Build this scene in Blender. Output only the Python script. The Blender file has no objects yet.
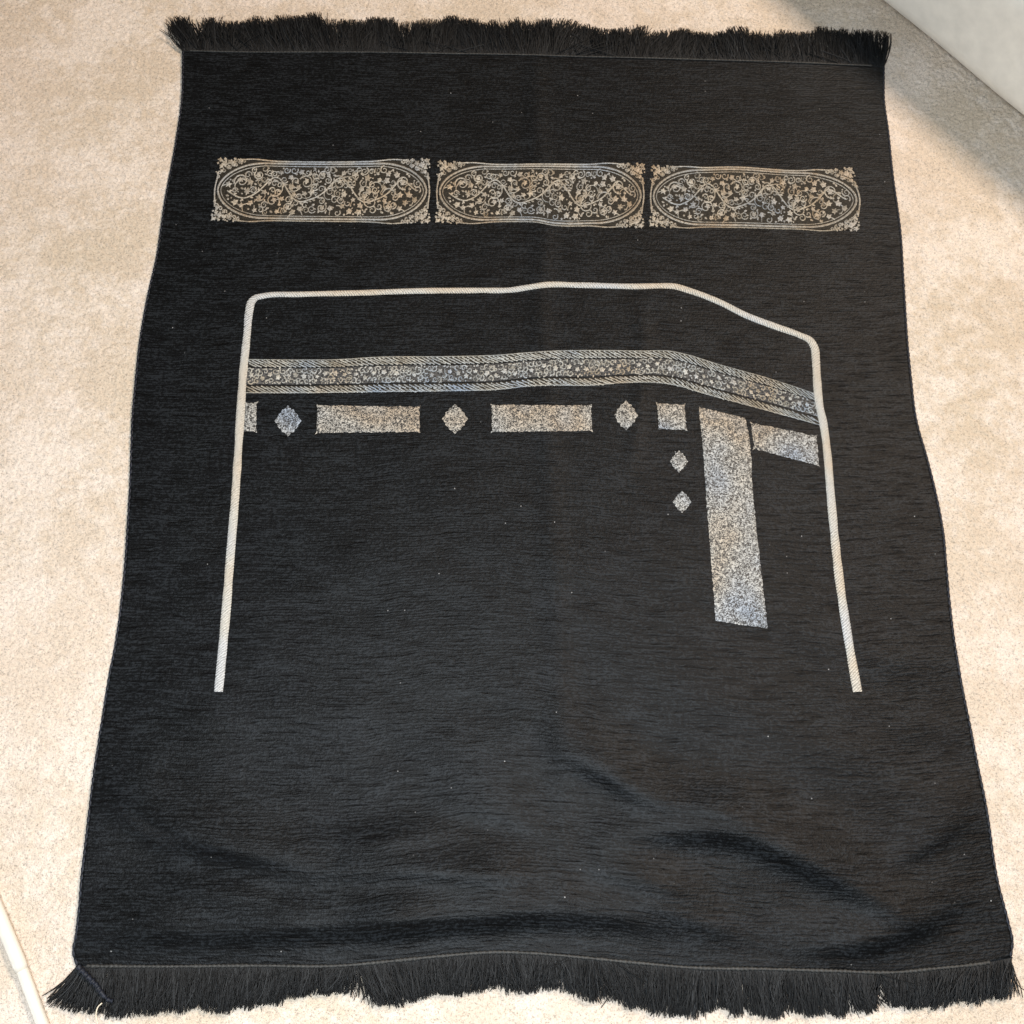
import bpy, math, random
import numpy as np

random.seed(7)
rng = np.random.default_rng(7)
S = bpy.context.scene
COL = S.collection

# ------------------------------------------------------------------ camera
F = 1050.0                       # focal length in pixels of a 1024 px frame
TILT = math.atan(F / 3150.0)     # away from straight down
H = 0.973                        # lens height above the carpet (m)
ST, CT = math.sin(TILT), math.cos(TILT)


def ground(px, py, z=0.0):
    """photo measurement -> point (x, y) on the level z"""
    px = np.asarray(px, float); py = np.asarray(py, float)
    a = (px - 512.0) / F; b = (512.0 - py) / F
    dx = a; dy = b * CT + ST; dz = b * ST - CT
    k = (z - H) / dz
    return dx * k, dy * k


cam = bpy.data.cameras.new('camera')
cam.sensor_width = 36.0
cam.lens = F / 1024.0 * 36.0
cam.clip_start = 0.01
cam.clip_end = 100.0
co = bpy.data.objects.new('camera', cam)
co.location = (0, 0, H)
co.rotation_euler = (TILT, 0, 0)
COL.objects.link(co)
S.camera = co

# ------------------------------------------------------------------ helpers


def tag(o, label=None, cat=None, group=None, kind=None):
    if label: o['label'] = label
    if cat: o['category'] = cat
    if group: o['group'] = group
    if kind: o['kind'] = kind
    return o


def mesh(name, v, faces, mats, parent=None, smooth=True, uv=None, midx=None):
    me = bpy.data.meshes.new(name)
    v = np.asarray(v, float)
    if parent is not None:
        v = v - np.array(parent.location)
    me.from_pydata(v.tolist(), [], [tuple(int(i) for i in f) for f in faces])
    finish(me, mats, smooth, midx)
    if uv is not None:
        lay = me.uv_layers.new(name='uv')
        li = np.empty(len(me.loops), np.int32); me.loops.foreach_get('vertex_index', li)
        lay.data.foreach_set('uv', np.asarray(uv, np.float32)[li].ravel())
    o = bpy.data.objects.new(name, me)
    COL.objects.link(o)
    if parent is not None: o.parent = parent
    return o


def finish(me, mats, smooth, midx=None):
    for m in (mats if isinstance(mats, (list, tuple)) else [mats]):
        me.materials.append(m)
    if smooth:
        me.polygons.foreach_set('use_smooth', np.ones(len(me.polygons), bool))
    if midx is not None:
        me.polygons.foreach_set('material_index', np.asarray(midx, np.int32))
    me.update()


def grid_faces(nx, ny):
    i = np.arange(nx * ny).reshape(ny, nx)
    return np.stack([i[:-1, :-1], i[:-1, 1:], i[1:, 1:], i[1:, :-1]], -1).reshape(-1, 4)


def vnoise(shape, cell, seed):
    """smooth value noise sampled on index arrays (x, y in units of cell)"""
    x, y = shape
    r = np.random.default_rng(seed)
    T = r.random((256, 256))
    xs = x / cell; ys = y / cell
    x0 = np.floor(xs).astype(int); y0 = np.floor(ys).astype(int)
    fx = xs - x0; fy = ys - y0
    fx = fx * fx * (3 - 2 * fx); fy = fy * fy * (3 - 2 * fy)
    g = lambda i, j: T[(j % 256), (i % 256)]
    return ((g(x0, y0) * (1 - fx) + g(x0 + 1, y0) * fx) * (1 - fy)
            + (g(x0, y0 + 1) * (1 - fx) + g(x0 + 1, y0 + 1) * fx) * fy)


def poly(pts, n):
    """resample a polyline (smoothly) at n equal steps of arc length"""
    p = np.asarray(pts, float)
    d = np.r_[0, np.cumsum(np.hypot(*np.diff(p, axis=0).T))]
    # monotone-ish cubic (Catmull-Rom) through the points
    m = np.gradient(p, d, axis=0) if len(p) > 2 else np.repeat([(p[1] - p[0]) / d[-1]], 2, 0)
    t = np.linspace(0, d[-1], n)
    k = np.clip(np.searchsorted(d, t, side='right') - 1, 0, len(p) - 2)
    h = (d[k + 1] - d[k])[:, None]
    s = ((t - d[k])[:, None]) / h
    return ((2 * s**3 - 3 * s**2 + 1) * p[k] + (s**3 - 2 * s**2 + s) * h * m[k]
            + (-2 * s**3 + 3 * s**2) * p[k + 1] + (s**3 - s**2) * h * m[k + 1])


# ------------------------------------------------------------------ materials


class NT:
    def __init__(self, name):
        self.m = bpy.data.materials.new(name)
        self.m.use_nodes = True
        self.t = self.m.node_tree
        self.b = self.t.nodes['Principled BSDF']

    def n(self, kind, **kw):
        nd = self.t.nodes.new(kind)
        for k, v in kw.items(): setattr(nd, k, v)
        return nd

    def put(self, sock, v):
        if isinstance(v, bpy.types.NodeSocket): self.t.links.new(v, sock)
        elif v is not None: sock.default_value = v

    def math(self, op, a, b=None, c=None):
        nd = self.n('ShaderNodeMath', operation=op)
        for i, v in enumerate((a, b, c)): self.put(nd.inputs[i], v)
        return nd.outputs[0]

    def mapping(self, src, scale=(1, 1, 1), loc=(0, 0, 0)):
        nd = self.n('ShaderNodeMapping')
        self.put(nd.inputs[0], src); nd.inputs['Scale'].default_value = scale
        nd.inputs['Location'].default_value = loc
        return nd.outputs[0]

    def noise(self, vec, scale, detail=2, rough=0.5, dist=0.0):
        nd = self.n('ShaderNodeTexNoise')
        self.put(nd.inputs['Vector'], vec)
        nd.inputs['Scale'].default_value = scale; nd.inputs['Detail'].default_value = detail
        nd.inputs['Roughness'].default_value = rough; nd.inputs['Distortion'].default_value = dist
        return nd.outputs['Fac']

    def ramp(self, fac, stops, interp='LINEAR'):
        nd = self.n('ShaderNodeValToRGB')
        cr = nd.color_ramp; cr.interpolation = interp
        while len(cr.elements) < len(stops): cr.elements.new(0.5)
        for e, (p, c) in zip(cr.elements, stops):
            e.position = p
            e.color = (c, c, c, 1) if isinstance(c, (int, float)) else (*c, 1)
        self.put(nd.inputs[0], fac)
        return nd.outputs[0]

    def mix(self, fac, a, b, blend='MIX'):
        nd = self.n('ShaderNodeMix', data_type='RGBA', blend_type=blend)
        self.put(nd.inputs[0], fac)
        for s, v in ((nd.inputs[6], a), (nd.inputs[7], b)):
            self.put(s, v if isinstance(v, bpy.types.NodeSocket) else (*v, 1))
        return nd.outputs[2]

    def bump(self, h, dist, strength=1.0, normal=None):
        nd = self.n('ShaderNodeBump')
        nd.inputs['Strength'].default_value = strength; nd.inputs['Distance'].default_value = dist
        self.put(nd.inputs['Height'], h)
        if normal is not None: self.put(nd.inputs['Normal'], normal)
        return nd.outputs[0]

    def out(self, color, rough=0.8, spec=0.3, normal=None, sheen=0.0, tint=(1, 1, 1), srough=0.5, metal=0.0):
        b = self.b
        self.put(b.inputs['Base Color'], color if isinstance(color, bpy.types.NodeSocket) else (*color, 1))
        self.put(b.inputs['Roughness'], rough)
        self.put(b.inputs['Specular IOR Level'], spec)
        self.put(b.inputs['Metallic'], metal)
        if normal is not None: self.put(b.inputs['Normal'], normal)
        b.inputs['Sheen Weight'].default_value = sheen
        b.inputs['Sheen Roughness'].default_value = srough
        b.inputs['Sheen Tint'].default_value = (*tint, 1)
        return self.m


def obj_vec(t): return t.n('ShaderNodeTexCoord').outputs['Object']


def m_carpet():
    t = NT('cut_pile_carpet'); v = obj_vec(t)
    fine = t.noise(v, 760, 2, 0.6)
    tuft = t.noise(v, 400, 2, 0.55)
    lay = t.noise(v, 9, 3, 0.6)
    tuf = t.noise(t.mapping(v, loc=(1, 2, 0)), 55, 5, 0.7)
    lay = t.math('ADD', t.math('MULTIPLY', lay, 0.55), t.math('MULTIPLY', tuf, 0.45))                       # where the pile has been brushed over
    blot = t.noise(t.mapping(v, loc=(3, 7, 0)), 3.0, 3, 0.5)
    base = t.mix(t.ramp(lay, [(0.45, 0.0), (0.575, 1.0)]), (0.525, 0.444, 0.345), (0.65, 0.582, 0.508))
    base = t.mix(t.ramp(blot, [(0.35, 0.0), (0.65, 1.0)]), base, t.mix(0.5, base, (0.62, 0.525, 0.45)))
    sp = t.math('ADD', t.math('MULTIPLY', fine, 0.6), t.math('MULTIPLY', tuft, 0.4))
    sh = t.ramp(sp, [(0.36, 0.62), (0.45, 1.0), (0.62, 1.22)])
    c = t.mix(1.0, base, sh, 'MULTIPLY')
    nrm = t.bump(sp, 0.0022, 0.8)
    return t.out(c, 0.95, 0.1, nrm, sheen=0.25, tint=(1, 0.95, 0.88))


def m_rug():
    t = NT('black_chenille_weave')
    uv = t.n('ShaderNodeTexCoord').outputs['UV']
    warp = t.noise(uv, 14, 3)
    sx = t.n('ShaderNodeSeparateXYZ'); t.put(sx.inputs[0], uv)
    wob = t.math('MULTIPLY', t.math('SUBTRACT', warp, 0.5), 0.010)
    vv = t.math('ADD', sx.outputs[1], wob)
    cv = t.n('ShaderNodeCombineXYZ'); t.put(cv.inputs[0], sx.outputs[0]); t.put(cv.inputs[1], vv)
    q = cv.outputs[0]
    fw = t.math('MULTIPLY', t.math('SUBTRACT', t.noise(uv, 120, 1), 0.5), 0.0009)
    cv2 = t.n('ShaderNodeCombineXYZ'); t.put(cv2.inputs[0], sx.outputs[0]); t.put(cv2.inputs[1], t.math('ADD', vv, fw))
    q = cv2.outputs[0]
    dash = t.noise(t.mapping(q, (260, 430, 1)), 1.0, 1, 0.5)
    dash2 = t.noise(t.mapping(q, (40, 290, 1), (5, 9, 0)), 1.0, 3, 0.65)
    crack = t.ramp(t.noise(t.mapping(q, (30, 330, 1), (2, 1, 0)), 1.0, 2, 0.6), [(0.30, 0.0), (0.44, 1.0)])
    grain = t.noise(t.mapping(uv, (700, 800, 1)), 1.0, 1, 0.5)
    patch = t.noise(t.mapping(uv, (16, 40, 1)), 1.0, 3, 0.6)
    rib = t.math('SINE', t.math('MULTIPLY', t.math('ADD', vv, fw), 2 * math.pi / 0.0026))
    rib = t.math('MULTIPLY_ADD', rib, 0.5, 0.5)
    h = t.math('ADD', t.math('MULTIPLY', rib, 0.10), t.math('MULTIPLY', dash, 0.62))
    h = t.math('ADD', h, t.math('MULTIPLY', dash2, 0.62))
    h = t.math('ADD', h, t.math('MULTIPLY', grain, 0.42))
    h = t.math('ADD', h, t.math('MULTIPLY', t.math('SUBTRACT', crack, 1.0), 0.40))
    hc = t.math('ADD', h, t.math('MULTIPLY', t.math('SUBTRACT', patch, 0.5), 0.32))
    c = t.ramp(hc, [(0.58, (0.0005, 0.0005, 0.0006)), (0.87, (0.0030, 0.0036, 0.0042)), (1.12, (0.0120, 0.0143, 0.0168))])
    # stray bits of lint caught in the weave
    vo = t.n('ShaderNodeTexVoronoi', voronoi_dimensions='2D'); t.put(vo.inputs['Vector'], uv); vo.inputs['Scale'].default_value = 62
    sc = t.n('ShaderNodeSeparateColor'); t.put(sc.inputs[0], vo.outputs['Color'])
    pick = t.math('GREATER_THAN', sc.outputs[0], 0.968)
    near = t.math('LESS_THAN', vo.outputs['Distance'], 0.036)
    lint = t.math('MULTIPLY', pick, near)
    c = t.mix(t.math('MULTIPLY', lint, sc.outputs[1]), c, (0.26, 0.26, 0.26))
    nrm = t.bump(h, 0.0008, 0.8)
    return t.out(c, 0.50, 0.14, nrm, sheen=0.03, tint=(0.75, 0.87, 1.0), srough=0.45)


def tint_node(t, v, seed, scale=16):
    """lurex thread: drifts between tan, cream and silver blue"""
    lo = t.noise(t.mapping(v, loc=(seed, seed * 2, 0)), scale, 2, 0.5)
    return t.ramp(lo, [(0.30, (0.40, 0.45, 0.52)), (0.42, (0.52, 0.51, 0.48)), (0.52, (0.57, 0.52, 0.44)),
                       (0.63, (0.54, 0.43, 0.31)), (0.74, (0.54, 0.50, 0.44))])


def m_thread(name, gain, seed, cool=(1, 1, 1)):
    t = NT(name); v = obj_vec(t)
    c = t.mix(1.0, tint_node(t, v, seed), cool, 'MULTIPLY')
    isl = t.n('ShaderNodeNewGeometry').outputs['Random Per Island']
    c = t.mix(1.0, c, t.ramp(isl, [(0.0, (0.72, 0.66, 0.56)), (0.5, (0.95, 0.93, 0.90)), (1.0, (1.1, 1.05, 0.95))]), 'MULTIPLY')
    g = t.noise(v, 700, 1)
    c = t.mix(1.0, c, t.ramp(g, [(0.35, 0.55 * gain), (0.65, 1.05 * gain)]), 'MULTIPLY')
    return t.out(c, 0.5, 0.4, t.bump(g, 0.0006, 0.6))


def m_ground(name, col, col2):
    t = NT(name); v = obj_vec(t)
    g = t.noise(t.mapping(v, (1, 2.2, 1)), 420, 2)
    c = t.mix(t.ramp(g, [(0.4, 0.0), (0.6, 1.0)]), col, col2)
    return t.out(c, 0.7, 0.3, t.bump(g, 0.0006, 0.6))


def m_speckle(seed):
    t = NT('salt_and_pepper_lurex'); v = obj_vec(t)
    a = t.noise(t.mapping(v, loc=(seed, 0, 0)), 440, 1.5, 0.6, 1.4)
    b = t.noise(t.mapping(v, (1.0, 1.5, 1), (0, seed, 0)), 720, 1, 0.5, 0.6)
    k = t.math('ADD', t.math('MULTIPLY', a, 0.65), t.math('MULTIPLY', b, 0.35))
    k = t.ramp(k, [(0.435, 0.0), (0.58, 1.0)])
    c = t.mix(k, (0.022, 0.022, 0.022), t.mix(1.0, tint_node(t, v, seed + 2, 13), (0.80, 0.835, 0.87), 'MULTIPLY'))
    return t.out(c, 0.5, 0.4, t.bump(k, 0.0005, 0.5))


def m_cord():
    t = NT('cream_twill_cord')
    uv = t.n('ShaderNodeTexCoord').outputs['UV']
    sx = t.n('ShaderNodeSeparateXYZ'); t.put(sx.inputs[0], uv)
    s = t.math('ADD', sx.outputs[0], t.math('MULTIPLY', sx.outputs[1], 0.9))
    v = obj_vec(t)
    s = t.math('ADD', s, t.math('MULTIPLY', t.noise(v, 260, 2), 0.0030))
    w = t.math('MULTIPLY_ADD', t.math('SINE', t.math('MULTIPLY', s, 2 * math.pi / 0.0027)), 0.5, 0.5)
    c = t.ramp(t.noise(t.mapping(v, loc=(1, 4, 0)), 11, 2), [(0.34, (0.57, 0.58, 0.58)), (0.48, (0.60, 0.58, 0.52)),
                                      (0.6, (0.60, 0.53, 0.43)), (0.7, (0.60, 0.57, 0.50))])
    g = t.noise(v, 600, 1)
    c = t.mix(1.0, c, t.ramp(w, [(0.1, 0.62), (0.6, 1.0)]), 'MULTIPLY')
    c = t.mix(1.0, c, t.ramp(g, [(0.35, 0.8), (0.65, 1.05)]), 'MULTIPLY')
    return t.out(c, 0.6, 0.3, t.bump(w, 0.0007, 0.7))


def m_fringe(name, lo, hi):
    t = NT(name)
    isl = t.n('ShaderNodeNewGeometry').outputs['Random Per Island']
    c = t.ramp(isl, [(0.0, lo), (0.75, tuple(0.5 * (a + b) for a, b in zip(lo, hi))), (0.97, hi),
                     (1.0, tuple(1.9 * b for b in hi))])
    return t.out(c, 0.6, 0.22)


def m_plain(name, col, scale, amp, rough=0.7, spec=0.3, bump=0.0004, sheen=0.0):
    t = NT(name); v = obj_vec(t)
    g = t.noise(v, scale, 3)
    c = t.mix(1.0, col, t.ramp(g, [(0.3, 1 - amp), (0.7, 1 + amp)]), 'MULTIPLY')
    return t.out(c, rough, spec, t.bump(g, bump, 0.7), sheen=sheen)


M_CARPET = m_carpet()
M_RUG = m_rug()
M_THREAD = m_thread('cream_lurex_thread', 0.76, 1.0)
M_BELT = m_thread('belt_lurex_thread', 0.92, 5.0, (0.90, 0.98, 1.08))
M_GROUND = m_ground('olive_brown_weave', (0.008, 0.007, 0.005), (0.030, 0.025, 0.017))
M_BELTG = m_ground('grey_brown_weave', (0.012, 0.013, 0.014), (0.085, 0.083, 0.080))
M_SPECK = m_speckle(3.0)
M_CORD = m_cord()
M_FRINGE = m_fringe('black_fringe_yarn', (0.0035, 0.0038, 0.0041), (0.024, 0.0258, 0.0275))
M_HEM = m_plain('grey_hem_stitch', (0.036, 0.036, 0.034), 500, 0.5, 0.6, 0.4)
M_BIND = m_plain('navy_overlock_yarn', (0.006, 0.0085, 0.016), 420, 0.7, 0.6, 0.4, 0.0008)
M_SOFA = m_plain('oatmeal_upholstery', (0.80, 0.75, 0.66), 60, 0.06, 0.85, 0.2, 0.0006, 0.15)
M_PIPE = m_plain('upholstery_piping', (0.50, 0.46, 0.39), 300, 0.1, 0.85, 0.2)
M_LIGHT_BLOCK = m_plain('light_block_dark', (0.10, 0.09, 0.075), 200, 0.2, 0.9, 0.1)  # dark base added only to deepen the shade beneath the sofa
M_ROD = m_plain('white_plastic', (0.70, 0.655, 0.575), 90, 0.04, 0.4, 0.4, 0.0001)
M_FLOSS = m_plain('cream_thread', (0.72, 0.64, 0.50), 600, 0.2)

# ------------------------------------------------------------------ carpet


def axis(a, b, step, far0, far1):
    core = np.arange(a, b, step)
    lo, hi = [], []
    s, x = step, a
    while x > far0: s *= 1.12; x -= s; lo.append(x)
    s, x = step, core[-1]
    while x < far1: s *= 1.12; x += s; hi.append(x)
    return np.r_[lo[::-1], core, hi]


xs = axis(-0.72, 0.72, 0.0013, -2.2, 2.2)
ys = axis(-0.20, 1.05, 0.0013, -1.6, 2.6)
X, Y = np.meshgrid(xs, ys)
wx = X + 0.0016 * vnoise((X, Y), 0.006, 21); wy = Y + 0.0016 * vnoise((X, Y), 0.006, 22)
pile = 0.4 * vnoise((wx + 9, wy + 9), 0.0032, 1) + 0.6 * vnoise((wx + 3, wy + 5), 0.0021, 2)
lie = vnoise((X + 5, Y + 5), 0.045, 3) * 0.6 + vnoise((X + 5, Y + 5), 0.018, 4) * 0.4
Z = -0.0026 + 0.0024 * pile + 0.0012 * lie
me = bpy.data.meshes.new('carpet')
vv = np.stack([X, Y, Z], -1).reshape(-1, 3).astype(np.float32)
ff = grid_faces(len(xs), len(ys)).astype(np.int32)
me.vertices.add(len(vv)); me.vertices.foreach_set('co', vv.ravel())
me.loops.add(ff.size); me.loops.foreach_set('vertex_index', ff.ravel())
me.polygons.add(len(ff)); me.polygons.foreach_set('loop_start', np.arange(0, ff.size, 4, dtype=np.int32))
me.update(calc_edges=True)
finish(me, M_CARPET, True)
o = bpy.data.objects.new('carpet', me); COL.objects.link(o)
tag(o, kind='structure')

# ------------------------------------------------------------------ the rug's surface

BASE = 0.0042


def G(pts):
    p = np.asarray(pts, float)
    return np.stack(ground(p[:, 0], p[:, 1], BASE), -1)


# folds: crest line (photo measurement), height m, half width on the sheltered side, half width on the lit side
FOLDS = [
    ([(20, 922), (85, 926), (180, 928), (300, 924), (420, 917), (540, 910), (620, 914), (700, 926), (790, 940)], 0.0092, 0.0155, 0.034),
    ([(84, 778), (128, 802), (160, 823), (215, 843), (280, 856), (340, 862)], 0.0090, 0.016, 0.034),
    ([(230, 874), (340, 869), (410, 868), (490, 872), (590, 864)], 0.0072, 0.015, 0.030),
    ([(530, 738), (565, 752), (605, 772), (650, 796), (690, 806)], 0.0052, 0.014, 0.030),
    ([(570, 842), (665, 828), (735, 832), (800, 858), (850, 884), (900, 908), (960, 936)], 0.0085, 0.0165, 0.036),
    ([(760, 944), (830, 943), (885, 934), (940, 910), (985, 884)], 0.0048, 0.014, 0.028),
    ([(560, 862), (620, 872), (680, 888), (720, 896)], 0.0040, 0.013, 0.026),
    ([(120, 700), (200, 716), (300, 712), (380, 722)], 0.0016, 0.020, 0.03),
    ([(620, 900), (660, 908), (700, 922), (740, 932)], 0.0022, 0.009, 0.018),
    ([(300, 838), (360, 842), (430, 834), (500, 836)], 0.0020, 0.010, 0.02),
    ([(640, 800), (700, 806), (760, 820)], 0.0018, 0.010, 0.02),
    ([(880, 860), (930, 842), (975, 812)], 0.0018, 0.011, 0.02),
    ([(150, 880), (210, 892), (280, 896)], 0.0024, 0.010, 0.02),
    ([(420, 800), (480, 806), (540, 826), (570, 840)], 0.0026, 0.016, 0.03),
]
FW = []
for pts, a, w0, w1 in FOLDS:
    p = poly(G(pts), 60)
    FW.append((p, a, w0, w1))
CREASE = poly(G([(536, 50), (538, 150), (545, 225), (540, 300), (545, 380), (552, 520), (560, 700), (565, 850), (562, 952)]), 120)
CREASE2 = poly(G([(640, 300), (644, 350), (640, 400), (630, 480)]), 40)


def zsurf(x, y):
    x = np.asarray(x, float); y = np.asarray(y, float)
    sh = x.shape; x = x.ravel(); y = y.ravel()
    z = np.full(x.shape, BASE)
    z += 0.0016 * (vnoise((x + 4, y + 4), 0.11, 11) - 0.5) + (0.0026 * (vnoise((x * 0.55 + 0.25 * y + 4, y + 4), 0.045, 12) - 0.5) + 0.0010 * (vnoise((x * 0.5 + 4, y + 4), 0.021, 13) - 0.5)) * np.clip((0.62 - y) / 0.4, 0.2, 1.2)
    for p, a, w0, w1 in FW:
        xa, xb = p[0, 0], p[-1, 0]
        yc = np.interp(x, p[:, 0], p[:, 1])
        sl = np.interp(x, p[:, 0], np.gradient(p[:, 1], p[:, 0]))
        side = (y - yc) / np.sqrt(1 + sl * sl)           # >0 = towards the top of the rug
        f = np.clip((x - xa) / (xb - xa), 0, 1)
        env = np.sin(np.pi * f) ** 1.4
        z += 1.45 * a * env * (0.8 + 0.4 * vnoise((x + 3, y + 3), 0.05, 71)) * np.exp(-(side / np.where(side > 0, w1 * 0.95, w0 * 0.80)) ** 2)
    for p, a, w in ((CREASE, 0.0010, 0.012), (CREASE2, 0.0009, 0.009)):
        xc = np.interp(y, p[::-1, 1], p[::-1, 0])
        inn = np.clip((y - p[:, 1].min()) / 0.03, 0, 1) * np.clip((p[:, 1].max() - y) / 0.03, 0, 1)
        z += a * inn * np.exp(-((x - xc) / w) ** 2)
    return z.reshape(sh)


def on_rug(px, py, lift=0.0):
    px = np.asarray(px, float); py = np.asarray(py, float)
    z = np.full(px.shape, BASE)
    for _ in range(4):
        x, y = ground(px, py, z)
        z = zsurf(x, y)
    x, y = ground(px, py, z)
    return np.stack([x, y, z + lift], -1)


LEFT = [(183, 51), (182, 100), (176, 140), (165, 200), (157, 255), (148, 295), (140, 340), (135, 385), (132.5, 415), (131, 455),
        (129, 500), (125, 562), (121, 603), (114, 650), (110, 668), (101, 726), (90, 808), (82, 880), (77.5, 930), (73, 955), (77, 966)]
RIGHT = [(884, 66), (884, 82), (884, 96), (888, 130), (892, 170), (901, 238), (903.5, 283), (906, 326), (910, 370), (917, 422),
         (927, 457), (937, 498), (944, 537), (947, 575), (954, 640), (968, 715), (982, 787), (988, 820), (1000, 890), (1008, 920), (1013, 942), (1011, 958)]
TOP = [(183, 51), (240, 52), (300, 52), (400, 53), (512, 54.5), (600, 57), (700, 60), (800, 63), (884, 66)]
BOT = [(77, 966), (166, 966.5), (256, 965.5), (340, 965.5), (400, 960), (440, 956), (500, 952), (540, 953.5), (580, 957), (640, 963),
       (684, 967), (770, 969), (840, 971), (885, 972.5), (940, 968), (985, 963), (1011, 958)]
NX, NY = 300, 380
L = poly(G(LEFT), NY); R = poly(G(RIGHT), NY); T = poly(G(TOP), NX); B = poly(G(BOT), NX)
s = np.linspace(0, 1, NX)[None, :, None]; t = np.linspace(0, 1, NY)[:, None, None]
P = ((1 - s) * L[:, None] + s * R[:, None] + (1 - t) * T[None] + t * B[None]
     - ((1 - s) * (1 - t) * T[0] + s * (1 - t) * T[-1] + (1 - s) * t * B[0] + s * t * B[-1]))
PZ = zsurf(P[..., 0], P[..., 1])

rug = bpy.data.objects.new('prayer_rug', None)
cx, cy = ground(540, 520)
rug.location = (float(cx), float(cy), 0.0)
rug.empty_display_size = 0.1
COL.objects.link(rug)
tag(rug, 'black fringed prayer rug with cream woven outline and ornament bands, lying on the beige carpet', 'rug')

top_v = np.concatenate([P, PZ[..., None]], -1).reshape(-1, 3)
uv = np.stack(np.broadcast_arrays(s[..., 0] * 0.80, (1 - t[..., 0]) * 0.94), -1).reshape(-1, 2)
idx = np.arange(NX * NY).reshape(NY, NX)
faces = grid_faces(NX, NY)[:, ::-1]
loop = np.r_[idx[0, :], idx[1:, -1], idx[-1, -2::-1], idx[-2:0:-1, 0]]
low = top_v[loop].copy(); low[:, 2] = -0.002
vall = np.r_[top_v, low]; uall = np.r_[uv, uv[loop]]
n0 = len(top_v); nl = len(loop)
sk = [(loop[i], loop[(i + 1) % nl], n0 + (i + 1) % nl, n0 + i) for i in range(nl)]
mesh('woven_field', vall, np.r_[faces, np.array(sk)], M_RUG, rug, uv=uall)


def tube(path, rad, sides=8, close=True):
    p = np.asarray(path, float); n = len(p)
    rad = np.broadcast_to(rad, (n,))
    tg = np.gradient(p, axis=0); tg /= np.linalg.norm(tg, axis=1)[:, None] + 1e-12
    up = np.array([0, 0, 1.0]); sd = np.cross(tg, up); sd /= np.linalg.norm(sd, axis=1)[:, None] + 1e-12
    u2 = np.cross(sd, tg)
    a = np.arange(sides) / sides * 2 * np.pi
    v = p[:, None] + rad[:, None, None] * (np.cos(a)[None, :, None] * sd[:, None] + np.sin(a)[None, :, None] * u2[:, None])
    i = np.arange(n * sides).reshape(n, sides)
    f = np.stack([i[:-1], np.roll(i[:-1], -1, 1), np.roll(i[1:], -1, 1), i[1:]], -1).reshape(-1, 4).tolist()
    if close:
        f.append(list(i[0])[::-1]); f.append(list(i[-1]))
    return v.reshape(-1, 3), f


# navy overlocked side edges (stitches swell the edge every few millimetres)
for E in (L, R):
    e = poly(E, 700)
    z = zsurf(e[:, 0], e[:, 1]) - 0.0012
    st = np.arange(700)
    v, f = tube(np.c_[e, z], 0.0014 + 0.00022 * np.sin(st * 2 * np.pi / 5) + 0.0002 * rng.random(700))
    mesh('side_binding', v, f, M_BIND, rug)

# pale stitched hems
for E, wd in ((T, 0.00095), (B, 0.0017)):
    e = poly(E, 600)[6:-14 if E is B else -10]
    z = zsurf(e[:, 0], e[:, 1]) + 0.0004
    w = wd * (0.75 + 0.5 * vnoise((np.arange(len(e)) * 1.0, np.zeros(len(e))), 5, 8)) * (0.85 + 0.25 * np.sin(np.arange(len(e)) * 2.1))
    v, f = tube(np.c_[e, z], w, 6)
    mesh('hem', v, f, M_HEM, rug)

# ------------------------------------------------------------------ fringe


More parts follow.
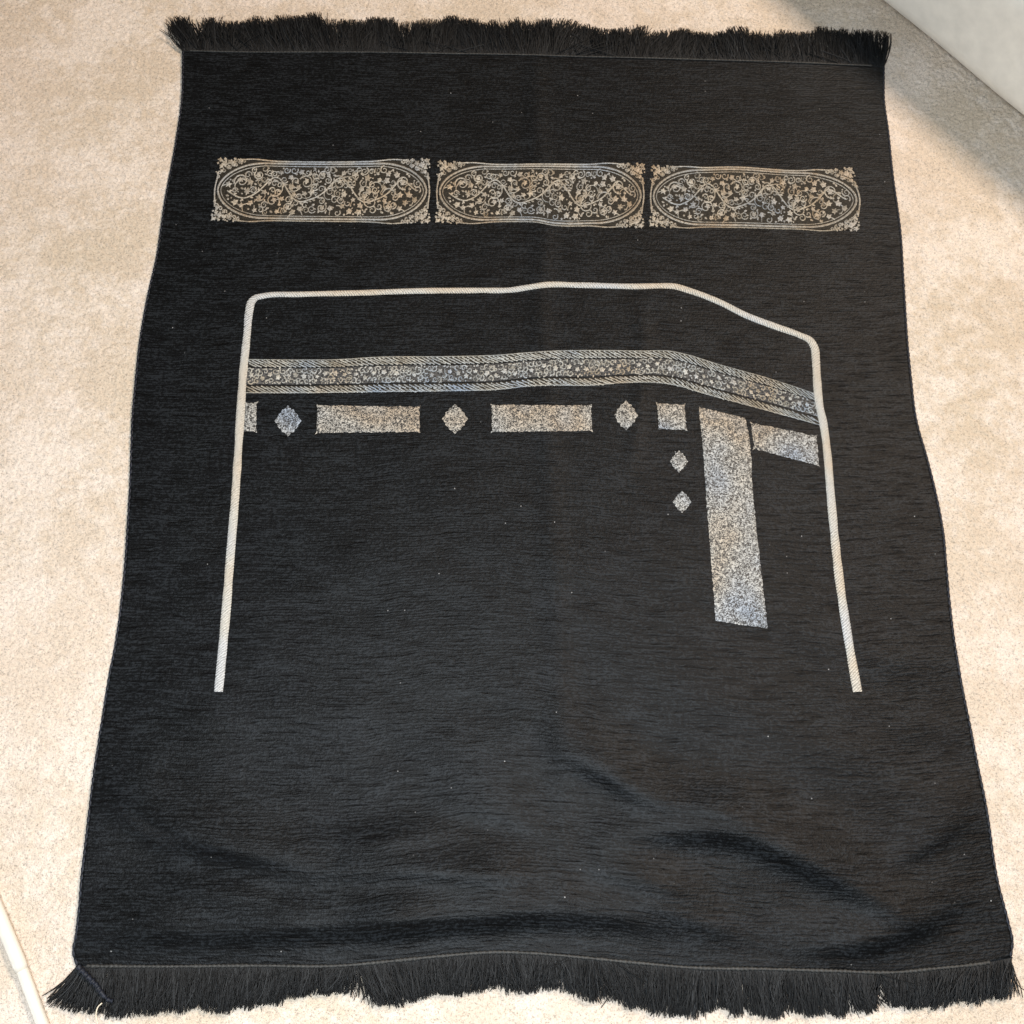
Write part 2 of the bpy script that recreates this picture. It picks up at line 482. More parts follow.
def fringe(edge, tip_pts, sgn, count, lean, gaps, lenvar):
    e = np.asarray(edge, float)
    tip = np.asarray(tip_pts, float)
    n = count
    x0 = rng.uniform(e[0, 0], e[-1, 0], n)
    y0 = np.interp(x0, e[:, 0], e[:, 1])
    yt = np.interp(x0, tip[:, 0], tip[:, 1])
    ln = (yt - y0) * (1 - lenvar * rng.random(n) ** 1.6)
    clump = vnoise((x0, np.zeros(n)), 9, 31 + sgn) - 0.5
    clump2 = vnoise((x0, np.zeros(n)), 27, 33 + sgn) - 0.5
    dx = np.interp(x0, *np.array(lean, float).T) + 17 * clump + 14 * clump2 + rng.normal(0, 4.6, n)
    wild = rng.random(n) < 0.06
    dx += wild * rng.normal(0, 15, n)
    ln *= 1 + 0.22 * (vnoise((x0, np.zeros(n)), 6, 37 + sgn) - 0.55)
    for g, k in gaps:
        dx += k * np.sign(x0 - g) * np.exp(-np.abs(x0 - g) / 7.0)
    K = 7
    q = np.linspace(0, 1, K)[None]
    bend = rng.normal(0, 5.0, n)[:, None]
    wig = rng.normal(0, 0.8, n)[:, None]
    px = x0[:, None] + dx[:, None] * q ** 1.25 + bend * q * (1 - q) * 2 + wig * np.sin(q * 7 + x0[:, None])
    # strands that lean over reach less far down
    lx = np.sqrt(np.clip(ln ** 2 - 0.55 * dx ** 2, (0.45 * ln) ** 2, None)) * np.sign(ln)
    py = y0[:, None] - sgn * 1.0 + lx[:, None] * q
    zb = zsurf(*ground(x0, y0, BASE)) - 0.001
    lay = rng.uniform(0.0012, 0.0085, n)[:, None]
    z = zb[:, None] * (1 - q) ** 1.5 + lay * (1 - (1 - q) ** 1.5) + 0.0012 * np.sin(q * np.pi) * rng.random((n, 1))
    # points are taken on the hem's own level so the strands keep their run when lifted
    gx, gy = ground(px, py, z)
    p = np.stack([gx, gy, z], -1)
    r = np.array([0.00054, 0.00054, 0.00054, 0.00052, 0.0005, 0.00046, 0.00034])
    tg = np.gradient(p, axis=1); tg /= np.linalg.norm(tg, axis=2, keepdims=True)
    sd = np.cross(tg, np.array([0, 0, 1.0])); sd /= np.linalg.norm(sd, axis=2, keepdims=True)
    u2 = np.cross(sd, tg)
    a = np.arange(3) / 3 * 2 * np.pi + np.pi / 2
    rr = (r[None, :, None] * rng.uniform(0.75, 1.2, (n, 1, 1)))[..., None]
    v = p[:, :, None] + rr * (np.cos(a)[None, None, :, None] * sd[:, :, None] + np.sin(a)[None, None, :, None] * u2[:, :, None])
    i = np.arange(n * K * 3).reshape(n, K, 3)
    f = np.stack([i[:, :-1], np.roll(i[:, :-1], -1, 2), np.roll(i[:, 1:], -1, 2), i[:, 1:]], -1).reshape(-1, 4)
    return mesh('fringe', v.reshape(-1, 3), f, M_FRINGE, rug)


fringe([(p[0], p[1]) for p in TOP],
       [(183, 16), (196, 13), (205, 18), (235, 18), (250, 19), (270, 15), (300, 13), (330, 13), (365, 17), (400, 19), (430, 18), (460, 16), (490, 20),
        (520, 18), (555, 17), (572, 23), (610, 24), (650, 27), (700, 30), (712, 32), (740, 25), (760, 31), (800, 30), (830, 27), (860, 29), (884, 32)],
       -1, 6400, [(183, -17), (189, -14), (196, -10), (215, -8), (300, -6), (400, -3), (600, 2), (840, 0), (866, -3), (884, -9)],
       [(572, 3), (712, 4), (225, 3), (251, 3), (800, 3)], 0.30)
fringe([(p[0], p[1]) for p in BOT],
       [(77, 1012), (95, 1018), (130, 1019), (170, 1017), (200, 1012), (230, 1013), (270, 1009), (300, 1003), (330, 995), (350, 998), (370, 1008),
        (395, 1008), (410, 1003), (440, 999), (480, 996), (520, 994), (555, 991), (562, 993), (590, 1001), (630, 1010), (660, 1015), (700, 1018),
        (745, 1015), (775, 1019), (830, 1019), (860, 1016), (875, 1006), (900, 1010), (925, 1012), (960, 1006), (990, 1005), (1011, 1000)],
       1, 7000, [(77, -30), (84, -22), (92, -15), (110, -10), (160, -9), (300, -11), (345, -8), (365, 8), (400, 2), (450, -5), (520, 0), (560, 5), (640, 4),
                 (720, 2), (840, 4), (868, 3), (890, 6), (930, -2), (980, 0), (1000, 3), (1011, 5)],
       [(358, 9), (560, 6), (742, 11), (768, 9), (846, 8), (879, 12)], 0.22)

# end of the overlock yarn hanging over the fringe, and a loose cream thread
pts = poly(np.array([(78, 966), (86, 975), (96, 985), (101, 992), (109, 1000), (113, 1001)]), 60)
p3 = np.c_[np.stack(ground(pts[:, 0], pts[:, 1], 0.0085), -1), np.full(60, 0.0085)]
v, f = tube(p3, 0.0019 + 0.0005 * np.sin(np.arange(60) * 1.1) + 0.0006 * rng.random(60) - 0.0008 * (np.arange(60) > 45))
mesh('yarn_tail', v, f, M_BIND, rug)
pts = poly(np.array([(102, 1003), (98, 1007), (96, 1014), (97, 1021), (100, 1030)]), 30)
p3 = np.c_[np.stack(ground(pts[:, 0], pts[:, 1], 0.009), -1), np.full(30, 0.009)]
v, f = tube(p3, 0.00055, 6)
mesh('loose_thread', v, f, M_FLOSS, rug)

# ------------------------------------------------------------------ woven patterns


class Pat:
    """flat woven motifs drawn as ribbons and leaf shapes, then laid on the rug's surface"""

    def __init__(self): self.v = []; self.f = []; self.m = []

    def ribbon(self, pts, hw, mat=1, lift=0.0010, taper=False):
        p = np.asarray(pts, float); n = len(p)
        tg = np.gradient(p, axis=0); tg /= np.linalg.norm(tg, axis=1)[:, None] + 1e-9
        nr = np.c_[-tg[:, 1], tg[:, 0]]
        w = np.full(n, hw) * (1 + 0.18 * rng.standard_normal(n) * 0.5)
        if taper: w = w * np.linspace(1.15, 0.6, n)
        b = len(self.v)
        for k in range(n):
            a = p[k] + nr[k] * w[k]; c = p[k] - nr[k] * w[k]
            self.v += [(a[0], a[1], lift * 0.45), (p[k][0], p[k][1], lift), (c[0], c[1], lift * 0.45)]
        for k in range(n - 1):
            i = b + 3 * k
            self.f += [(i, i + 1, i + 4, i + 3), (i + 1, i + 2, i + 5, i + 4)]; self.m += [mat, mat]

    def fan(self, pts, mat=1, lift=0.0010, c=None):
        p = np.asarray(pts, float)
        c = p.mean(0) if c is None else c
        b = len(self.v)
        self.v.append((c[0], c[1], lift)); self.v += [(q[0], q[1], lift * 0.5) for q in p]
        n = len(p)
        for k in range(n):
            self.f.append((b, b + 1 + k, b + 1 + (k + 1) % n)); self.m.append(mat)

    def sheet(self, top, bot, mat=0, lift=0.0004, rows=6):
        """quad sheet between two polylines of the same length"""
        top = np.asarray(top, float); bot = np.asarray(bot, float); n = len(top)
        b = len(self.v)
        for r in range(rows + 1):
            q = top + (bot - top) * r / rows
            self.v += [(a[0], a[1], lift) for a in q]
        for r in range(rows):
            for k in range(n - 1):
                i = b + r * n + k
                self.f.append((i, i + n, i + n + 1, i + 1)); self.m.append(mat)

    def star(self, x, y, r, n=5, mat=1, a0=None):
        a0 = rng.random() * 6.28 if a0 is None else a0
        pts = []
        for k in range(2 * n):
            a = a0 + k * math.pi / n
            q = r * (1.0 if k % 2 == 0 else 0.60) * rng.uniform(0.74, 1.15)
            pts.append((x + q * math.cos(a), y + q * math.sin(a)))
        self.fan(pts, mat, 0.0012)

    def dot(self, x, y, r, mat=1):
        self.fan([(x + r * math.cos(a), y + r * math.sin(a)) for a in np.arange(6) * 1.047], mat)

    def leaf(self, x, y, a, ln, w, mat=1):
        d = np.array([math.cos(a), math.sin(a)]); nn = np.array([-d[1], d[0]])
        q = np.array([x, y])
        self.fan([q, q + d * ln * .35 + nn * w, q + d * ln * .75 + nn * w * .7, q + d * ln, q + d * ln * .75 - nn * w * .7, q + d * ln * .35 - nn * w], mat)

    def curl(self, x, y, r, a0, turns, hand, hw, mat=1):
        n = max(8, int(14 * turns))
        k = np.linspace(0, 1, n)
        a = a0 + hand * k * turns * 2 * math.pi
        rr = r * (1 - 0.80 * k)
        self.ribbon(np.c_[x + rr * np.cos(a), y + rr * np.sin(a)], hw, mat, taper=True)
        return x + rr[-1] * math.cos(a[-1]), y + rr[-1] * math.sin(a[-1])

    def warp(self, fn):
        self.v = [(*fn(x, y), z) for x, y, z in self.v]

    def build(self, name, mats, parent=rug, smooth=False):
        a = np.array(self.v)
        w = on_rug(a[:, 0], a[:, 1])
        w[:, 2] += a[:, 2]
        # make every face look up
        fs = []
        for f in self.f:
            q = w[list(f)]
            ar = 0.0
            for i in range(len(f)):
                j = (i + 1) % len(f); ar += q[i, 0] * q[j, 1] - q[j, 0] * q[i, 1]
            fs.append(f if ar > 0 else tuple(reversed(f)))
        return mesh(name, w, fs, mats, parent, smooth, midx=self.m)


# ---- three ornament panels at the top. Own frame: 0..214 across, 0..63 down
PW, PH = 214.0, 63.0


def oval_y(a, inset):
    """upper edge of the long oval cartouche at position a"""
    ew = 46.0; x0 = 4.6 + inset; x1 = PW - 4.6 - inset; hh = PH / 2 - 4.0 - inset * 0.85
    k = np.ones_like(a)
    l = np.clip((x0 + ew - a) / ew, 0, 1); r = np.clip((a - (x1 - ew)) / ew, 0, 1)
    k = np.maximum(1 - np.maximum(l, r) ** 2.0, 0) ** 0.56
    return PH / 2 - hh * k


def panel_pattern(seed):
    global rng
    keep = rng; rng = np.random.default_rng(seed)
    p = Pat()
    ap = np.r_[np.linspace(1, 12, 5), np.linspace(16, PW - 16, 60), np.linspace(PW - 12, PW - 1, 5)]
    edge = lambda a: 1.8 + 0 * a
    p.sheet(np.c_[np.where(ap < 8, np.maximum(ap, 4), np.where(ap > PW - 8, np.minimum(ap, PW - 4), ap)), edge(ap)],
            np.c_[np.where(ap < 8, np.maximum(ap, 4), np.where(ap > PW - 8, np.minimum(ap, PW - 4), ap)), PH - edge(ap)], 0, 0.0004, 14)
    for up in (0, 1):
        fy = (lambda y: y) if up == 0 else (lambda y: PH - y)
        # outer rail
        a = np.linspace(22, PW - 22, 100)
        yy = 2.3 - 1.5 * np.exp(-((a - 38) / 14) ** 2) - 1.5 * np.exp(-((a - PW + 38) / 14) ** 2)
        p.ribbon(np.c_[a, fy(yy - 0.5)], 0.65)
        # cartouche: heavy line and a fine one within
        e = (1 - np.cos(np.linspace(0, math.pi, 140))) / 2
        a = 4.6 + e * (PW - 9.2)
        p.ribbon(np.c_[a, fy(oval_y(a, 0.0))], 0.95, lift=0.0014)
        a = 7.6 + e * (PW - 15.2)
        p.ribbon(np.c_[a, fy(oval_y(a, 3.0))], 0.42)
    # sides: line bowed inward
    for sx in (0, 1):
        fx = (lambda x: x) if sx == 0 else (lambda x: PW - x)
        q = np.linspace(0, 1, 24)
        p.ribbon(np.c_[fx(3.2 - 1.6 * np.sin(q * math.pi) ** 2), 14 + q * (PH - 28)], 0.75)
        # corner sprays
        for sy in (0, 1):
            fy = (lambda y: y) if sy == 0 else (lambda y: PH - y)
            C = lambda x, y: (fx(x), fy(y))
            for (x, y, r) in ((3.2, 2.0, 2.3), (7.5, 5.2, 3.0), (4.6, 7.6, 2.1), (11.5, 3.8, 2.3), (10.5, 8.3, 2.1), (5.2, 11.6, 1.9), (15.0, 6.0, 1.7), (1.6, 5.0, 1.3), (7.2, 1.0, 1.4)):
                p.star(*C(x * 1.2, y * 1.15), r * 1.3, 4 + int(rng.integers(0, 2)))
            for (x, y, r, h) in ((19.5, 3.0, 2.5, 1), (23.5, 4.0, 2.2, -1), (27.5, 2.6, 1.9, 1), (20.0, 7.0, 1.8, 1), (4.4, 15.4, 2.5, 1), (13.6, 9.6, 2.2, 1), (9.0, 12.6, 2.1, -1), (24.5, 2.4, 1.6, 1), (3.2, 19.2, 1.6, 1)):
                p.curl(*C(x, y), r, rng.random() * 6.28, 1.1, h * (1 if (sx + sy) % 2 == 0 else -1), 0.62)
            for k in range(22):
                x = rng.uniform(1, 24); y = rng.uniform(0.2, 19) * (1 - x / 27)
                p.dot(*C(x, y), rng.uniform(0.7, 1.15))
    # scrolling vine, two repeats
    taken = []
    PER = 96.0; X0 = PW / 2 - PER
    inside = lambda x, y, m: (9 + m < x < PW - 9 - m) and (float(oval_y(np.array([x]), 4.0)[0]) + m < y < PH - float(oval_y(np.array([x]), 4.0)[0]) - m)
    a = np.linspace(14, PW - 14, 160)
    env = np.clip((a - 10) / 22, 0, 1) * np.clip((PW - 10 - a) / 22, 0, 1)
    th = (a - X0) / PER * 3 * math.pi
    wave = PH / 2 + (11.5 * np.sin(th) + 2.5 * np.sin(2 * th + 0.9)) * env
    p.ribbon(np.c_[a, wave], 0.70)
    for k in range(0, len(a), 4): taken.append((a[k], wave[k], 1.0))
    for k in range(5, len(a) - 5, 7):
        aa = math.atan2(wave[k + 1] - wave[k], a[k + 1] - a[k]) + rng.choice([-0.8, 0.8])
        p.leaf(a[k], wave[k], aa, 4.2, 1.0)
    # long tendrils swing away from the stem
    for k in range(8, len(a) - 8, 11):
        r = rng.uniform(5.5, 9.0); hnd = rng.choice([-1, 1]); q0 = rng.random() * 6.28
        xc = a[k] + r * 0.7 * math.cos(q0); yc_ = wave[k] - np.sign(wave[k] - PH / 2) * r * 1.2
        if not inside(xc, yc_, r * 0.8): continue
        q = np.linspace(0, 1, 16)
        p.ribbon(np.c_[xc + r * (1 - 0.3 * q) * np.cos(q0 + hnd * q * 3.6), yc_ + r * (1 - 0.3 * q) * np.sin(q0 + hnd * q * 3.6)], 0.6, taper=True)
    # scrolls sit within and outside the bays the two stems make
    for rep_ in range(-1, 3):
        for j, (ox, oy, r) in enumerate(((16, -9, 7.5), (48, 10, 7.5), (80, -9, 7.5), (33, -16, 5.2), (64, 16, 5.2), (96, -16, 5.2), (0, 16, 5.2))):
            x = X0 + rep_ * PER + ox; y = PH / 2 + oy
            if not inside(x, y, r * 0.7): continue
            ex, ey = p.curl(x, y, r, rng.random() * 6.28, 1.2, 1 if j % 2 == 0 else -1, 0.66)
            p.star(ex, ey, 3.2, 5)
            taken.append((x, y, r * 0.72))
            for q in (0.15, 0.48, 0.8):
                aa = q * 6.28 + j
                p.leaf(x + r * math.cos(aa), y + r * math.sin(aa), aa + 0.8, 3.2, 0.9)
    # smaller curls, blossoms, buds fill what is left
    for (kind, R_, tries) in (('star', 5.6, 140), ('curl', 4.0, 600), ('leaf', 2.9, 500), ('dot', 2.3, 400)):
        for _ in range(tries):
            x = rng.uniform(12, PW - 12); y = rng.uniform(8, PH - 8)
            if not inside(x, y, R_ * 0.45): continue
            if any((x - q[0]) ** 2 + (y - q[1]) ** 2 < (R_ * 0.62 + q[2]) ** 2 * 0.9 for q in taken): continue
            taken.append((x, y, R_ * 0.62))
            if kind == 'star':
                p.star(x, y, rng.uniform(3.0, 3.9), 5)
                aa = rng.random() * 6.28
                p.ribbon(np.c_[x + np.cos(aa) * np.linspace(2, 6, 5), y + np.sin(aa) * np.linspace(2, 6, 5) + np.linspace(0, 1, 5) ** 2], 0.5)
            elif kind == 'curl': p.curl(x, y, rng.uniform(3.0, 4.2), rng.random() * 6.28, rng.uniform(1.0, 1.5), rng.choice([-1, 1]), 0.58)
            elif kind == 'leaf': p.leaf(x - 1.5, y, rng.random() * 6.28, 3.6, 1.05)
            else: p.dot(x, y, rng.uniform(0.8, 1.2))
    rng = keep
    return p


PANELS = [
    ([(217, 157.5), (250, 159), (285, 160), (330, 160.5), (390, 159.5), (431, 158.5)], [(209.5, 221), (250, 222), (300, 223), (350, 223.5), (400, 224), (431, 223.5)]),
    ([(436.5, 160), (460, 162), (500, 163), (540, 162.5), (600, 163), (646, 163.5)], [(434, 223), (470, 224), (520, 223.5), (536, 224), (552, 227), (600, 227.5), (644.5, 228.5)]),
    ([(650, 165), (690, 166.5), (735, 165.5), (790, 169), (825, 169.5), (853, 167)], [(648, 227), (690, 228.5), (740, 229.5), (800, 231), (859.5, 231.5)]),
]
for top, bot in PANELS:
    p = panel_pattern(41)
    tp = poly(top, 60); bp = poly(bot, 60)

    def fn(x, y, tp=tp, bp=bp, top=top):
        u = np.clip(x / PW, -0.02, 1.02) * 59; q = np.clip(y / PH, -0.05, 1.05)
        a = np.array([np.interp(u, np.arange(60), tp[:, 0]), np.interp(u, np.arange(60), tp[:, 1])])
        b = np.array([np.interp(u, np.arange(60), bp[:, 0]), np.interp(u, np.arange(60), bp[:, 1])])
        r = a + (b - a) * q
        if top is PANELS[2][0]: r[0] += 5.0 * max(0, x / PW - 0.8) / 0.2 * math.sin(q * math.pi)
        return float(r[0]), float(r[1])
    p.warp(fn)
    p.build('ornament_panel', [M_GROUND, M_THREAD])

# ---- belt
BT = [(247, 359), (300, 359.5), (341, 359), (371, 357), (450, 356), (500, 354.5), (524, 352.5), (545, 351), (640, 350.5), (672, 351), (690, 355), (712, 362), (772, 379), (820, 395)]
BB = [(245, 393.5), (300, 393.5), (341, 393), (371, 392.5), (450, 391.5), (500, 390), (527, 387), (545, 386), (590, 386), (622, 383.5), (660, 383.5), (676, 386), (700, 393), (772, 412.5), (821, 426)]
bt = poly(BT, 200); bb = poly(BB, 200)
BL = 590.0


def belt_map(x, y):      # x 0..BL along, y 0..1 across
    u = np.clip(x / BL, 0, 1) * 199
    a = np.array([np.interp(u, np.arange(200), bt[:, 0]), np.interp(u, np.arange(200), bt[:, 1])])
    b = np.array([np.interp(u, np.arange(200), bb[:, 0]), np.interp(u, np.arange(200), bb[:, 1])])
    r = a + (b - a) * (y / 36.0)
    return float(r[0]), float(r[1])


p = Pat()
a = np.linspace(0, BL, 220)
p.sheet(np.c_[a, 0 * a + 0.6], np.c_[a, 0 * a + 8.0], 2, 0.0004, 2)
p.sheet(np.c_[a, 0 * a + 9.4], np.c_[a, 0 * a + 26.6], 0, 0.0004, 4)
p.sheet(np.c_[a, 0 * a + 28.0], np.c_[a, 0 * a + 35.4], 2, 0.0004, 2)
for y0, hgt in ((0.6, 7.4), (28.0, 7.4)):
    for row in (0, 1):
        x = 0.5 + row * 2.2
        while x < BL - 7:
            q = np.linspace(0, 1, 5)
            yy = y0 + 0.7 + row * hgt * 0.48 + q * hgt * 0.46 + rng.normal(0, 0.2)
            p.ribbon(np.c_[x + 7.6 * q, yy + 0.35 * np.sin(q * 3.14)], 0.60)
            x += 5.0 * rng.uniform(0.85, 1.15)
    p.ribbon(np.c_[a, 0 * a + y0 + (0.1 if y0 < 5 else hgt - 0.1)], 0.5)
tk = []
for kind, R_, tries in (('star', 6.5, 260), ('curl', 2.7, 4500), ('leaf', 1.8, 4500), ('dot', 1.1, 4000)):
    cells = {}
    for q in tk: cells.setdefault(int(q[0] // 10), []).append(q)
    for _ in range(tries):
        x = rng.uniform(2, BL - 2); y = rng.uniform(9.5 + R_ * 0.8, 26.5 - R_ * 0.8)
        c = int(x // 10)
        if any((x - q[0]) ** 2 + (y - q[1]) ** 2 < (R_ * 0.66 + q[2]) ** 2 * 0.92 for d in (-1, 0, 1) for q in cells.get(c + d, ())): continue
        nq = (x, y, R_ * 0.66); tk.append(nq); cells.setdefault(c, []).append(nq)
        if kind == 'star': p.star(x, y, rng.uniform(2.5, 3.6), 5)
        elif kind == 'curl': p.curl(x, y, rng.uniform(2.6, 3.6), rng.random() * 6.28, rng.uniform(0.8, 1.2), rng.choice([-1, 1]), 0.58)
        elif kind == 'leaf': p.leaf(x - 1, y, rng.random() * 6.28, 3.0, 0.8)
        else: p.dot(x, y, rng.uniform(0.6, 1.0))
p.warp(belt_map)
p.build('belt_band', [M_BELTG, M_BELT, M_GROUND])


# ---- speckled blocks
def block(name, tl, tr, br, bl, label=None, right=None, left=None, nub=True):
    p = Pat()
    n = max(6, int(math.hypot(tr[0] - tl[0], tr[1] - tl[1]) / 1.6)); rows = max(6, int(math.hypot(bl[0] - tl[0], bl[1] - tl[1]) / 1.6))
    lf = poly(left or [tl, bl], rows + 1); rt = poly(right or [tr, br], rows + 1)
    b = 0
    jl = rng.normal(0, 0.28, (rows + 1, 2)); jt = rng.normal(0, 0.28, (n + 1, 2))
    for r in range(rows + 1):
        for k in range(n + 1):
            u = k / n; w = r / rows
            q = lf[r] + (rt[r] - lf[r]) * u
            if k in (0, n): q = q + np.array([jl[(r * (1 if k else 3)) % (rows + 1), 0], 0])
            if r in (0, rows): q = q + np.array([0, jt[(k * (1 if r else 3)) % (n + 1), 1]])
            if nub and k in (0, n) and r in (0, rows): q = q + np.array([(-1.2 if k == 0 else 1.2), (-1.2 if r == 0 else 1.2)])
            p.v.append((q[0], q[1], 0.0009 if 0 < k < n and 0 < r < rows else 0.0003))
    for r in range(rows):
        for k in range(n):
            i = r * (n + 1) + k
            p.f.append((i, i + n + 1, i + n + 2, i + 1)); p.m.append(0)
    o = p.build(name, [M_SPECK], smooth=True)
    if label: o['label'] = label
    return o


block('pattern_block', (246, 403), (257, 402.5), (256, 431.5), (243.5, 431))
block('pattern_block', (317.5, 405.5), (419.5, 407), (419.5, 432), (316.5, 433))
block('pattern_block', (491.8, 404.8), (591, 405.5), (592, 431), (491.8, 432))
block('pattern_block', (657, 403.5), (684.5, 405), (686.5, 430), (659, 429))
block('pattern_block', (751, 422.5), (816.5, 436), (819, 466), (754, 448.5))
block('door_panel', (698.3, 407), (745, 418), (767.5, 628.5), (715.5, 621), right=[(745, 418), (748.5, 434), (753, 495), (760, 561), (767.5, 628.5)],
      left=[(698.3, 407), (701.5, 434), (706, 495), (711, 561), (715.5, 621)], nub=False)


def diamond(cx, cy, rx, ry):
    p = Pat()
    pts = []
    cor = [(0, -1), (1, 0), (0, 1), (-1, 0)]
    for c in range(4):
        A, Bq = np.array(cor[c]), np.array(cor[(c + 1) % 4])
        tipd = A * 1.0
        pts.append((A[0] + 0.07 * (A[1] != 0), A[1] + 0.07 * (A[0] != 0)) if False else (A[0], A[1]))
        for k in range(1, 8):
            q = A + (Bq - A) * k / 8
            mid = 1.0 + (0.10 * math.sin(math.pi * k / 8)) + (0.075 if k % 2 else -0.06)
            if k in (1, 7): mid -= 0.10
            pts.append((q[0] * mid, q[1] * mid))
    out = [(cx + x * rx, cy + y * ry) for x, y in pts]
    b = 0; n = len(out)
    p.v.append((cx, cy, 0.0009))
    for ring in (0.35, 0.7, 1.0):
        p.v += [(cx + (x - cx) * ring, cy + (y - cy) * ring, 0.0009 if ring < 1 else 0.0003) for x, y in out]
    for k in range(n): p.f.append((0, 1 + k, 1 + (k + 1) % n)); p.m.append(0)
    for r in (0, 1):
        for k in range(n):
            i = 1 + r * n + k; j = 1 + r * n + (k + 1) % n
            p.f.append((i, i + n, j + n, j)); p.m.append(0)
    return p.build('diamond_motif', [M_SPECK], smooth=True)


for d in ((288, 421, 13.5, 15.5), (455, 419, 13, 15), (626, 415.5, 12, 15), (679, 461.5, 9, 11), (682, 502, 9.3, 11)):
    diamond(*d)

# ---- raised cream outline cord
CORD = [(218.5, 692), (223, 645), (227, 600), (230, 560), (235, 500), (239.5, 430), (243.5, 370), (247, 335), (249.5, 310), (251.5, 302), (255.5, 298), (262, 296.3),
        (300, 294.5), (360, 293), (420, 291), (480, 290.5), (512, 290), (528, 287.5), (545, 285), (580, 285.3), (640, 286.5), (664, 286), (673, 286.3), (690, 291),
        (720, 302.5), (745, 315), (775, 326.5), (800, 335.5), (810, 340.5), (814.5, 348), (815.8, 360), (817, 380), (819.3, 405), (823.5, 425), (827, 451), (830.5, 493),
        (835, 541), (841, 592), (849, 644), (857.5, 692)]
c = poly(CORD, 900)
w3 = on_rug(c[:, 0], c[:, 1])
ar = np.r_[0, np.cumsum(np.linalg.norm(np.diff(w3, axis=0), axis=1))]
tg = np.gradient(w3[:, :2], axis=0); tg /= np.linalg.norm(tg, axis=1)[:, None]
nr = np.c_[-tg[:, 1], tg[:, 0]]
hwid = 0.5 * (0.0063 + 0.0019 * np.abs(tg[:, 1])) * (0.93 + 0.14 * vnoise((ar, 0 * ar), 0.013, 61))
hwid = hwid * (1 + 0.05 * np.sin(ar / 0.0031 * 2 * math.pi))
prof = [(-1, 0.0002), (-0.86, 0.0011), (-0.4, 0.0017), (0, 0.0019), (0.4, 0.0017), (0.86, 0.0011), (1, 0.0002)]
vs, us = [], []
for q, h in prof:
    xy = w3[:, :2] + nr * (hwid * q)[:, None]
    vs.append(np.c_[xy, zsurf(xy[:, 0], xy[:, 1]) + h]); us.append(np.c_[ar, hwid * q])
vs = np.stack(vs, 1).reshape(-1, 3); us = np.stack(us, 1).reshape(-1, 2)
mesh('outline_cord', vs, grid_faces(len(prof), 900), M_CORD, rug, uv=us)

# ------------------------------------------------------------------ upholstered furniture, upper right
p0 = np.array([float(q) for q in ground(875, 1, 0.018)]); p1 = np.array([float(q) for q in ground(1024, 121, 0.018)])
d = (p1 - p0) / np.linalg.norm(p1 - p0)
nrm = np.array([-d[1], d[0]])
if nrm[1] < 0: nrm = -nrm                          # away from the rug
ang = math.atan2(d[1], d[0])
mid = (p0 + p1) / 2
sofa = bpy.data.objects.new('sofa', None); COL.objects.link(sofa)
LEN, DEP, HT = 1.5, 0.55, 0.150
ctr = mid + nrm * DEP / 2
sofa.location = (ctr[0], ctr[1], 0)
tag(sofa, 'pale oatmeal upholstered sofa base rising from the carpet in the upper right corner', 'sofa')
# body: rounded box built from cross-section rings; a faint pull in the fabric near the floor
rad = 0.030
ring = []
for cxs, cys, a0 in ((-DEP / 2 + rad, rad + 0.008, 180), (DEP / 2 - rad, rad + 0.008, 270), (DEP / 2 - rad, HT - rad, 0), (-DEP / 2 + rad, HT - rad, 90)):
    for k in range(7):
        aa = math.radians(a0 + 90 * k / 6)
        ring.append((cxs + rad * math.cos(aa), cys + rad * math.sin(aa)))
ring = np.array(ring)
# refine the front face
NS = 120
v, f = [], []
ux = np.linspace(-LEN / 2, LEN / 2, NS)
dense = []
for i in range(len(ring)):
    A, Bq = ring[i], ring[(i + 1) % len(ring)]
    kk = max(1, int(np.linalg.norm(Bq - A) / 0.012))
    dense += [A + (Bq - A) * j / kk for j in range(kk)]
dense = np.array(dense); ND = len(dense)
for x in ux:
    e = max(0, abs(x) - (LEN / 2 - rad)) / rad
    inset = rad * (1 - math.sqrt(max(0, 1 - e * e)))
    for yv, zv in dense:
        yy = yv * (1 - inset / (DEP / 2)); zz = zv
        wob_ = 0.0012 * math.sin(x * 11 + zv * 23) + 0.0008 * math.sin(x * 29 - zv * 40)
        w2 = nrm * (yy + wob_ * (-1 if yv < 0 else 1)) + d * x
        v.append((ctr[0] + w2[0], ctr[1] + w2[1], zz))
i = np.arange(NS * ND).reshape(NS, ND)
f = np.stack([i[:-1], np.roll(i[:-1], -1, 1), np.roll(i[1:], -1, 1), i[1:]], -1).reshape(-1, 4).tolist()
f.append(list(i[0])); f.append(list(i[-1])[::-1])
mesh('upholstered_panel', v, f, M_SOFA, sofa)
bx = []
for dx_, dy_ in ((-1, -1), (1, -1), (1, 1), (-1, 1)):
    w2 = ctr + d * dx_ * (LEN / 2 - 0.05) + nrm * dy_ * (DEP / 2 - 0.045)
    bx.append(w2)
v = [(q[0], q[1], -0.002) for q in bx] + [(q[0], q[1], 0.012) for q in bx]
mesh('light_block_base', v, [(0, 1, 5, 4), (1, 2, 6, 5), (2, 3, 7, 6), (3, 0, 4, 7), (4, 5, 6, 7)], M_LIGHT_BLOCK, sofa, smooth=False)  # added base, blocks light under the sofa so its edge falls dark
x = np.linspace(-LEN / 2 + 0.02, LEN / 2 - 0.02, 200)
q = ctr[None] + d[None] * x[:, None] - nrm[None] * (DEP / 2 - 0.006)
v, f = tube(np.c_[q, np.full(200, HT - 0.006)], 0.0045, 8)
mesh('piping', v, f, M_PIPE, sofa)

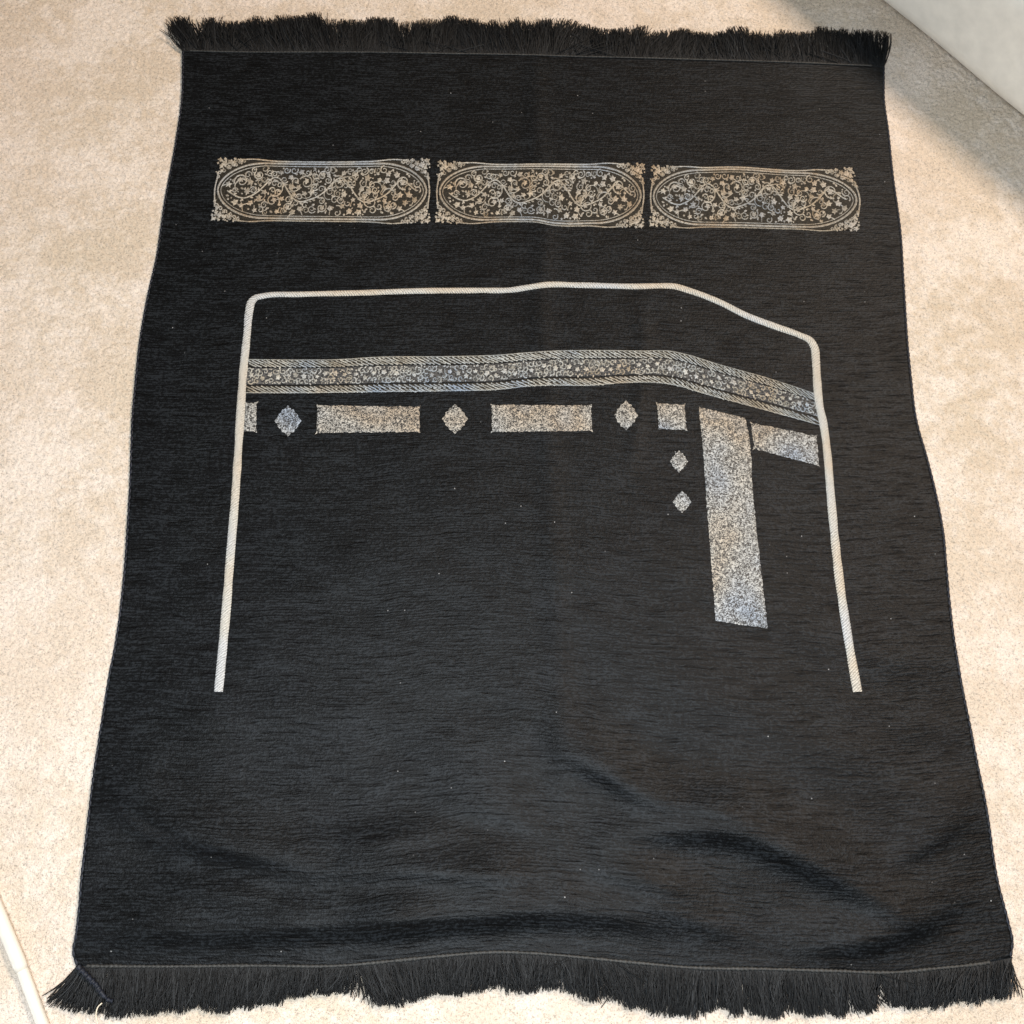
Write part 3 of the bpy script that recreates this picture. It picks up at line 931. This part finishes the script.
# ------------------------------------------------------------------ white rod, lower left
a0 = np.array([float(q) for q in ground(-62, 768, 0.006)]); a1 = np.array([float(q) for q in ground(22, 971, 0.006)]); a2 = np.array([float(q) for q in ground(80, 1126, 0.006)])
rod = bpy.data.objects.new('white_rod', None); COL.objects.link(rod)
rod.location = (a1[0], a1[1], 0)
tag(rod, 'slim white plastic rod lying on the carpet in the lower left corner', 'rod')


def rodpart(name, A, Bq, r):
    k = np.linspace(0, 1, 40)[:, None]
    p3 = np.c_[A + (Bq - A) * k, np.full(40, r * 0.9 + 0.0005)]
    rr = np.full(40, r); rr[0] *= 0.8; rr[-1] *= 0.8
    vv_, ff_ = tube(p3, rr, 16)
    mesh(name, vv_, ff_, M_ROD, rod)


dd = (a1 - a0) / np.linalg.norm(a1 - a0)
rodpart('sleeve', a0, a1, 0.0060)
rodpart('shaft', a1 - dd * 0.004, a2, 0.0051)

# ------------------------------------------------------------------ light


def area(name, loc, target, size, power, color, sy=None):
    l = bpy.data.lights.new(name, 'AREA')
    l.energy = power; l.color = color; l.size = size
    if sy: l.shape = 'RECTANGLE'; l.size_y = sy
    o = bpy.data.objects.new(name, l); o.location = loc
    import mathutils
    dv = mathutils.Vector(target) - mathutils.Vector(loc)
    o.rotation_euler = dv.to_track_quat('-Z', 'Y').to_euler()
    COL.objects.link(o)


# key: warm light from beyond the sofa, upper right
area('window_light', (1.98, 1.85, 3.62), (0.2, 0.4, 0), 0.80, 182, (1.0, 0.805, 0.64))
# added cool fill above the camera, brightens the rug's lower end
area('cool_fill', (-0.06, -0.13, 1.13), (0.0, -0.14, 0), 0.50, 20.5, (0.86, 0.94, 1.0))
# added low fill from the left to brighten the sofa face
area('sofa_fill', (-3.0, -1.6, 0.62), (0.4, 0.7, 0.1), 0.8, 31, (0.95, 0.97, 1.0))

w = bpy.data.worlds.new('World'); S.world = w; w.use_nodes = True
bg = w.node_tree.nodes['Background']
bg.inputs[0].default_value = (0.95, 0.97, 1.0, 1); bg.inputs[1].default_value = 0.012

S.view_settings.view_transform = 'Standard'
S.view_settings.look = 'None'
S.view_settings.exposure = 0
S.view_settings.gamma = 1
